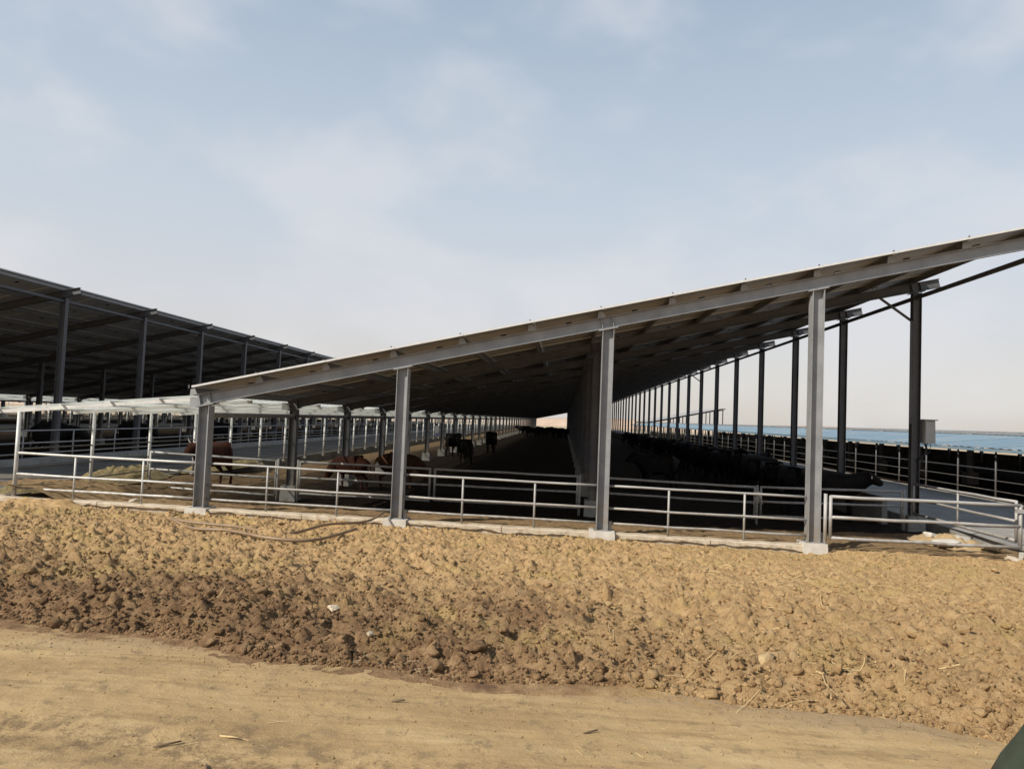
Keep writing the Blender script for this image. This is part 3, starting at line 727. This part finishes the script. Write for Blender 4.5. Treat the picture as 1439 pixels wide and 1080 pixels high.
# ------------------------------------------------------------------ fodder heaps along the feed walk
def heap(name, label, cx, cy, rx, ry, h, m='fodder', seed=1, z=.1):
    n, k = 44, 16; V = []; F = []
    for i in range(k+1):
        for j in range(n):
            a = 2*math.pi*j/n; r = i/k
            V.append((rx*r*math.cos(a), ry*r*math.sin(a), h*(1-r*r)**1.2))
    V = np.array(V)
    x, y = V[:, 0]+cx, V[:, 1]+cy
    amp = np.clip(1.2-(V[:, 0]/rx)**2-(V[:, 1]/ry)**2, .1, 1)
    V[:, 2] += amp*(h*.5*perlin(x*1.5, y*1.5, seed)+.12*perlin(x*5, y*5, seed+1)+.07*perlin(x*13, y*13, seed+2)); V[:, :2] *= (1+.18*perlin(x*1.1, y*1.1, seed+3))[:, None]
    for i in range(k):
        for j in range(n): F.append((i*n+j, i*n+(j+1) % n, (i+1)*n+(j+1) % n, (i+1)*n+j))
    o = link(name, np_mesh(name, V, F, m, False), None, (cx, cy, z)); return tag(o, label, 'fodder' if m == 'fodder' else 'soil heap')
heap('fodder_heap', 'green brown fodder heap by the second canopy post', -12.5, 19.4, .75, 2.4, .38, seed=41)
heap('fodder_heap', 'long fodder heap further along the canopy posts', -12.4, 25.5, .65, 3.0, .34, seed=51)
heap('fodder_heap', 'low fodder heap at the foot of the leftmost canopy post', -12.9, 16.6, .6, 1.2, .22, seed=61)
heap('soil_heap', 'small soil heap against the left end of the kerb', -10.9, 14.25, 1.1, .55, .2, 'soil', seed=71, z=.05)

# ------------------------------------------------------------------ clods, stones, straw, grass on the bank
def ico(sub):
    bm = bmesh.new(); bmesh.ops.create_icosphere(bm, subdivisions=sub, radius=1); V = np.array([v.co[:] for v in bm.verts]); F = np.array([[v.index for v in f.verts] for f in bm.faces]); bm.free(); return V, F
def lumpy(V, amt, seed):
    r = np.random.default_rng(seed); o = r.uniform(0, 50, 3)
    n = perlin(V[:, 0]*1.6+o[0], V[:, 1]*1.6+V[:, 2]*.9+o[1], seed)+.6*perlin(V[:, 2]*2.6+o[2], V[:, 0]*2.1+V[:, 1]*1.3, seed+1)
    W = V*(1+amt*n)[:, None]
    W = W*(1+.5*amt*perlin(V[:, 0]*4.3+o[1], V[:, 1]*4.3+V[:, 2]*3.1+o[0], seed+2))[:, None]*r.uniform(.6, 1.15, 3)
    for _ in range(9):                                        # a few chipped flats
        d = r.normal(size=3); d /= np.linalg.norm(d); q = W@d; c = r.uniform(.38, .75); W = W-np.maximum(0, q-c)[:, None]*d
    return W
I1, F1 = ico(1); I2, F2 = ico(2); I3, F3 = ico(3)
var1 = [lumpy(I1, .9, 100+i) for i in range(12)]; var2 = [lumpy(I2, .95, 200+i) for i in range(12)]
def rot(r):
    q = r.normal(size=4); q /= np.linalg.norm(q); w, x, y, z = q
    return np.array([[1-2*(y*y+z*z), 2*(x*y-z*w), 2*(x*z+y*w)], [2*(x*y+z*w), 1-2*(x*x+z*z), 2*(y*z-x*w)], [2*(x*z-y*w), 2*(y*z+x*w), 1-2*(x*x+y*y)]])
def scatter(n, smin, smax, vars_, F, dens, seed, bias=3.0):
    r = np.random.default_rng(seed); VV = []; FF = []; o = 0
    xs_, ys_ = [], []
    while len(xs_) < n:
        x = r.uniform(-13, 11.5, 4000); k = r.random(4000); e = road_edge(x)
        y = e-.1+(14.5-e)*k**1.5
        ok = (r.random(4000) < dens(x, y)) & (np.abs(x+.5) < y*.85+1.5); xs_ += list(x[ok]); ys_ += list(y[ok])
    x = np.array(xs_[:n]); y = np.array(ys_[:n]); z = np.maximum(soil_h(x, y), np.where(y < road_edge(x)+.3, road_h(x, y), -9))
    s = smin+(smax-smin)*r.random(n)**bias
    for i in range(n):
        W = vars_[i % len(vars_)]@rot(r).T*s[i]*np.array([1, 1, .8])
        VV.append(W+np.array([x[i], y[i], z[i]+s[i]*.12])); FF.append(F+o); o += len(W)
    return np.concatenate(VV), np.concatenate(FF)
def dens(x, y):
    e = y-road_edge(x)
    return np.clip(.42+.9*np.exp(-(e/1.1)**2)+.45*sstep(2, -3, x)*sstep(6, 1, e)+.5*np.maximum(0, perlin(x*.8, y*.8, 77)), 0, 1)
V, F = scatter(70000, .007, .030, var1, F1, dens, 301, 2.2)
tag(link('soil_crumbs', np_mesh('soil_crumbs', V, F, 'loose', False)), 'small loose soil crumbs over the dug bank', 'soil', kind='stuff')
V, F = scatter(2600, .018, .075, var2, F2, dens, 302, 2.4)
tag(link('soil_clods', np_mesh('soil_clods', V, F, 'soil', False)), 'large loose soil clods over the dug bank', 'soil', kind='stuff')

rr = np.random.default_rng(55); VV = []; FF = []; o_ = 0
for i in range(5200):                       # grit kicked out over the road
    x = rr.uniform(-5, 4); e = float(road_edge(x)); y = e-abs(rr.normal(0, .35 if i < 3200 else 1.2)); sz = .002+.009*rr.random()**4
    W = var1[i % 12]@rot(rr).T*sz; VV.append(W+np.array([x, y, float(road_h(np.array([x]), np.array([y]))[0])+sz*.3])); FF.append(F1+o_); o_ += len(W)
tag(link('road_grit', np_mesh('road_grit', np.concatenate(VV), np.concatenate(FF), 'road', False)), 'fine grit along the edge of the dirt road', 'grit', kind='stuff')
def zs_at(x, y): return float(soil_h(np.array([x]), np.array([y]))[0])
def zr_at(x, y): return float(road_h(np.array([x]), np.array([y]))[0])
def unproj(u, v, z):                        # where the photograph shows it on level z
    d = f_+r_*((u-719.5)/1000)-u_*((v-540)/1000); t = (z-CAM_H)/d.z; return d.x*t, d.y*t
def on_soil(u, v):
    z = .3
    for _ in range(6): x, y = unproj(u, v, z); z = zs_at(x, y)
    return x, y, z
def stone(name, u, v, size, label, m='stone', seed=1, flat=.6):
    x, y, z = on_soil(u, v); W = lumpy(I3, .55, seed)*np.array([1, .8, flat])*size
    n = perlin(W[:, 0]*9/size*.1, W[:, 1]*9/size*.1+W[:, 2]*20, seed); W = W*(1+.1*n)[:, None]
    return tag(link(name, np_mesh(name, W, F3, m, False), None, (x, y, z+size*flat*.3), rz=seed), label, 'stone' if 'stone' in name else 'clod')
for i, (nm, u, v, s, l, m_) in enumerate((
    ('stone', 1078, 928, .13, 'large tan stone with a dark shadow near the right road edge', 'stone'),
    ('soil_clod', 910, 772, .14, 'rounded clod below the middle column, left of its twin', 'soil'),
    ('soil_clod', 938, 781, .13, 'rounded clod below the middle column, right of its twin', 'soil'),
    ('stone', 468, 857, .07, 'small pale stone on the left half of the bank', 'pale_stone'),
    ('soil_clod', 605, 905, .12, 'big brown clod at the road edge left of centre', 'soil'),
    ('stone', 520, 885, .05, 'pale pebble among damp clods left of centre', 'pale_stone'),
    ('soil_clod', 1355, 882, .11, 'dark clod far right on the bank', 'soil'),
    ('soil_clod', 1380, 968, .08, 'tan clod near the person at the right', 'soil'),
    ('soil_clod', 250, 862, .13, 'dark damp clod on the left foot of the bank', 'soil'),
    ('soil_clod', 665, 905, .10, 'brown clod at the road edge near the centre', 'soil'),
    ('soil_clod', 990, 806, .10, 'flat clod below the fourth column, near the straw', 'soil'),
    ('soil_clod', 120, 850, .12, 'dark clod near the left edge of the bank', 'soil'))):
    stone(nm, u, v, s, l, m_, 400+i)
# broken concrete by the side gate
sp = heap('concrete_spill', 'pale sloping concrete spill under the side gate', 8.6, 16.6, .7, 1.2, .15, 'stone', seed=81, z=-.06); sp['category'] = 'concrete'
for i, (x, y, sx_, sy_, sz_, l) in enumerate(((8.25, 15.95, .34, .26, .11, 'pale broken concrete lump nearest the front gate, on the spill'), (8.75, 16.5, .40, .30, .13, 'largest pale broken concrete lump on the spill by the side gate'), (8.35, 16.9, .26, .22, .12, 'small pale broken concrete lump at the back of the spill'), (8.95, 15.6, .30, .2, .08, 'flat pale broken concrete lump at the right of the spill'))):
    W = lumpy(I3, .5, 480+i)*np.array([sx_, sy_, sz_])
    tag(link('concrete_lump', np_mesh('concrete_lump', W, F3, 'footing', False), None, (x, y, .05), rz=.9*i), l, 'concrete')
for i, (u, v, s, fl, l) in enumerate(((1362, 768, .26, .4, 'flat concrete slab piece below the front gate, left one'), (1402, 772, .28, .35, 'flat concrete slab piece below the front gate, right one'), (188, 712, .22, .4, 'pale concrete lump on the kerb left of the first column'), (88, 708, .3, .3, 'pale flat concrete piece at the left kerb end'))):
    x, y = unproj(u, v, .0); 
    W = lumpy(I3, .45, 460+i)*np.array([1, .6, fl])*s
    tag(link('concrete_lump', np_mesh('concrete_lump', W, F3, 'kerb', False), None, (x, min(y, 14.3) if i < 2 else y, (.0 if i < 2 else .12)), rz=.3*i), l, 'concrete')

# straw and dry stalks
mb = MB(); r = np.random.default_rng(9)
for i in range(420):
    if i < 120: x, y = r.normal(2.75, 1.0), r.normal(10.4, .75)
    elif i < 150: x, y = r.normal(1.5, .5), r.normal(5.6, .35)
    else: x = r.uniform(-11, 10); y = r.uniform(float(road_edge(x))+.1, 14.3)
    L = r.uniform(.08, .42); a = r.normal(.1, .8) if i < 120 else r.uniform(0, 6.28); pts = []
    for s in np.linspace(-.5, .5, 5):
        px, py = x+math.cos(a)*L*s+.03*math.sin(s*4+i), y+math.sin(a)*L*s; pts.append((px, py, zs_at(px, py)+.015))
    mb.tube(pts, r.uniform(.002, .0046), 3)
for i in range(46):
    x = r.uniform(-4.5, 3.5); y = r.uniform(3.2, float(road_edge(x))-.1); L = r.uniform(.03, .10); a = r.uniform(0, 6.28)
    mb.tube([(x+math.cos(a)*L*s, y+math.sin(a)*L*s, zr_at(x+math.cos(a)*L*s, y+math.sin(a)*L*s)+.006) for s in (-.5, 0, .5)], r.uniform(.001, .002), 3)
tag(link('straw', mb.mesh('straw', 'straw', False)), 'scattered dry straw on the bank and road', 'straw', kind='stuff')
# thin dry grass near the kerb
V = []; F = []
for i in range(5200):
    c = r.integers(0, 6)
    cx, cy, sx_, sy_ = ((5.6, 12.6, .8, .7), (2.9, 13.3, 1.0, .4), (8.5, 12, 1.0, 1.2), (-.3, 13.6, 1.2, .35), (-8.5, 13.6, 1.8, .5), (4.2, 11.5, 1.5, 1.5))[c]
    x, y = r.normal(cx, sx_), min(r.normal(cy, sy_), 14.45); z = zs_at(x, y) if i % 1 == 0 else 0
    h = r.uniform(.02, .075); a = r.uniform(0, 6.28); b = r.normal(0, .05, 2); wd = .0035; o = len(V)
    V += [(x-wd*math.cos(a), y-wd*math.sin(a), z), (x+wd*math.cos(a), y+wd*math.sin(a), z), (x+b[0], y+b[1], z+h)]; F.append((o, o+1, o+2))
tag(link('dry_grass', np_mesh('dry_grass', V, F, 'grass', False)), 'thin dry grass near the kerb', 'grass', kind='stuff')
# single twigs lying on the road
for u, v, L, a, m_, l in ((322, 1035, .13, -.25, 'straw', 'pale straight stick on the road, left of centre'), (235, 1045, .14, .5, 'twig', 'thin dark twig on the road near the bottom left'), (290, 1076, .10, -1.1, 'twig', 'short dark twig at the bottom edge of the road'), (830, 1028, .09, .35, 'twig', 'thin dark twig on the road right of centre'), (560, 985, .08, .1, 'twig', 'small dark twig on the road below the centre')):
    x, y = unproj(u, v, .5)
    tag(link('twig', MB().tube([(x+math.cos(a)*L*s, y+math.sin(a)*L*s, zr_at(x, y)+.012+.006*math.sin(3*s)) for s in (-.5, -.2, .1, .5)], [.004, .006, .006, .004], 6).mesh('twig', m_, True)), l, 'twig')

# hose looped on the soil at the second column
def hose_pts(px):
    P = []
    for u, v in px: x, y, z = on_soil(u, v); P.append(Vector((x, y, z+.06)))
    out = []
    for i in range(len(P)-1):
        p0, p1, p2, p3 = P[max(i-1, 0)], P[i], P[i+1], P[min(i+2, len(P)-1)]
        for s in np.linspace(0, 1, 8, endpoint=False):
            q = .5*((2*p1)+(p2-p0)*s+(2*p0-5*p1+4*p2-p3)*s*s+(3*p1-p0-3*p2+p3)*s**3)
            q.z = max(q.z, zs_at(q.x, q.y)+.04); out.append(q)
    out.append(P[-1]); zz = [q.z for q in out]
    for _ in range(3):
        zz = [sum(zz[max(0, i-6):i+7])/len(zz[max(0, i-6):i+7]) for i in range(len(zz))]
    mx = max(max(zs_at(q.x, q.y) for q in out[max(0, i-5):i+6])-zz[i] for i in range(len(out)))
    for i in range(len(out)): out[i].z = zz[i]+min(.07, max(.03, mx*.5))
    return out
    for i in range(2, len(out)-2): out[i].z = max(sum(zz[i-2:i+3])/5, max(zs_at(out[i].x+ox, out[i].y+oy) for ox in (-.04, .04) for oy in (-.04, .04))+.03)
    return out
pts = hose_pts([(500, 757), (440, 763), (380, 763), (320, 757), (270, 746), (240, 741), (262, 742), (330, 748), (400, 750), (460, 749), (500, 744)])
q0 = pts[-1]
pts += [q0.lerp(Vector((-3.62, 14.55, .30)), s_)+Vector((0, 0, -.06*math.sin(math.pi*s_))) for s_ in (.25, .5, .75, 1.0)]
tag(link('hose', MB().tube(pts, .024, 8).mesh('hose', 'hose', True)), 'brown rubber hose looped on the soil by the second column', 'hose')

# ------------------------------------------------------------------ far bank closing the view
mb = MB(); v = []; f = []; n = 120
for j in range(n+1):
    x = -400+800*j/n; h = 2.6+1.2*math.sin(x*.021)+.8*math.sin(x*.057+1)
    v += [(x, 300, -.4), (x, 306, h*.8), (x, 314, h), (x, 330, h*.6), (x, 345, -.4)]
for j in range(n):
    for q in range(4): f.append((j*5+q, j*5+q+1, j*5+q+6, j*5+q+5))
tag(link('hills', mb.add(v, f).mesh('hills', 'backdrop_bank', True)), kind='structure')

# ------------------------------------------------------------------ person at the right edge, mostly outside the frame
per = thing('person', 'person in a long dark green coat standing at the right edge of the road', 'person', loc=(2.275, 3.02, .5), rz=math.radians(8))
V_ = [(0, 0, .95), (0, 0, 1.12), (0, 0, 1.30), (0, 0, 1.46), (.01, 0, 1.55), (.03, 0, 1.66), (.03, 0, 1.75)]
R_2 = [(.15, .12), (.15, .11), (.17, .12), (.12, .09), (.055, .055), (.085, .095), (.07, .08)]
E_ = [(i, i+1) for i in range(6)]
def pa(p, r, par): V_.append(p); R_2.append(r); E_.append((par, len(V_)-1)); return len(V_)-1
for s in (1, -1):
    a = pa((0, s*.10, .88), .095, 0); a = pa((.02, s*.11, .50), .065, a); a = pa((-.01, s*.12, .12), .045, a); a = pa((0, s*.12, .05), .045, a); pa((.16, s*.13, .03), (.045, .03), a)
    a = pa((0, s*.21, 1.42), .06, 3); a = pa((-.02, s*.27, 1.14), .045, a); a = pa((.04, s*.29, .90), .032, a)
    h_ = pa((.05, s*.29, .84), (.04, .022), a)
    for k, (dx, L) in enumerate(((-.03, .07), (-.01, .085), (.012, .08), (.032, .062))):
        q = pa((.05+dx, s*.29, .78), .0095, h_); q = pa((.055+dx, s*.287, .78-L*.55), .0085, q); pa((.062+dx, s*.275, .78-L), .007, q)
    q = pa((.10, s*.28, .82), .011, h_); pa((.115, s*.272, .775), .009, q)
body = link('body', bake_skin('body', V_, E_, R_2, 0, ['skin'], 2), per)
def loft(name, rings, m, n=28, fold=0, parent=None, sh=True):
    v = []; f = []
    for i, (c, rx, ry) in enumerate(rings):
        for j in range(n):
            a = 2*math.pi*j/n; k = 1+fold*(i/len(rings))*math.sin(a*5+i*.3)
            v.append((c[0]+rx*k*math.cos(a), c[1]+ry*k*math.sin(a), c[2]))
    for i in range(len(rings)-1):
        for j in range(n): f.append((i*n+j, i*n+(j+1) % n, (i+1)*n+(j+1) % n, (i+1)*n+j))
    return link(name, MB().add(v, f).mesh(name, m, sh), parent)
loft('coat', [((0, 0, 1.50), .07, .08), ((0, 0, 1.47), .12, .18), ((0, 0, 1.40), .15, .235), ((0, 0, 1.2), .17, .225), ((0, 0, 1.0), .18, .235), ((0, 0, .85), .265, .265), ((0, 0, .7), .32, .31), ((0, 0, .6), .37, .345), ((0, 0, .5), .45, .375), ((0, 0, .42), .50, .39), ((0, 0, .415), .48, .37)], 'coat', 60, .07, per)
for s in (1, -1):
    link('sleeve', MB().tube([(0, s*.17, 1.44), (0, s*.24, 1.34), (-.02, s*.285, 1.14), (.035, s*.30, .91)], [.09, .085, .075, .06], 12).mesh('sleeve', 'coat', True), per)
    link('trouser_leg', MB().tube([(0, s*.1, .9), (.02, s*.11, .5), (-.01, s*.12, .09)], [.12, .095, .08], 12).mesh('trouser_leg', 'dark_cloth', True), per)
    link('shoe', MB().tube([(-.09, s*.12, .045), (0, s*.125, .06), (.1, s*.13, .045), (.19, s*.135, .03)], [.035, .058, .05, .025], 10).mesh('shoe', 'dark_cloth', True), per)
hv, hf = ico(3); hv = hv*np.array([.105, .095, .10]); hv = hv[:, :]+np.array([.015, 0, 1.735]); keepf = [q for q in hf if hv[q, 2].mean() > 1.70+ (.05 if hv[q, 0].mean() > .05 else -.04)]
link('hair', np_mesh('hair', hv, np.array(keepf), 'hair'), per)
nose = MB().tube([(.105, 0, 1.69), (.132, 0, 1.66), (.118, 0, 1.645)], [.009, .015, .011], 8).mesh('nose', 'skin', True); link('nose', nose, per)
link('mouth', MB().box((.105, -.024, 1.612), (.115, .024, 1.620)).mesh('mouth', 'dark_cloth'), per)
for s in (1, -1):
    link('eye', MB().box((.104, s*.033-.012, 1.694), (.112, s*.033+.012, 1.704)).mesh('eye', 'dark_cloth'), per)
    link('ear', MB().tube([(.02, s*.088, 1.70), (.015, s*.10, 1.675), (.02, s*.088, 1.645)], [.012, .018, .010], 8).mesh('ear', 'skin', True), per)
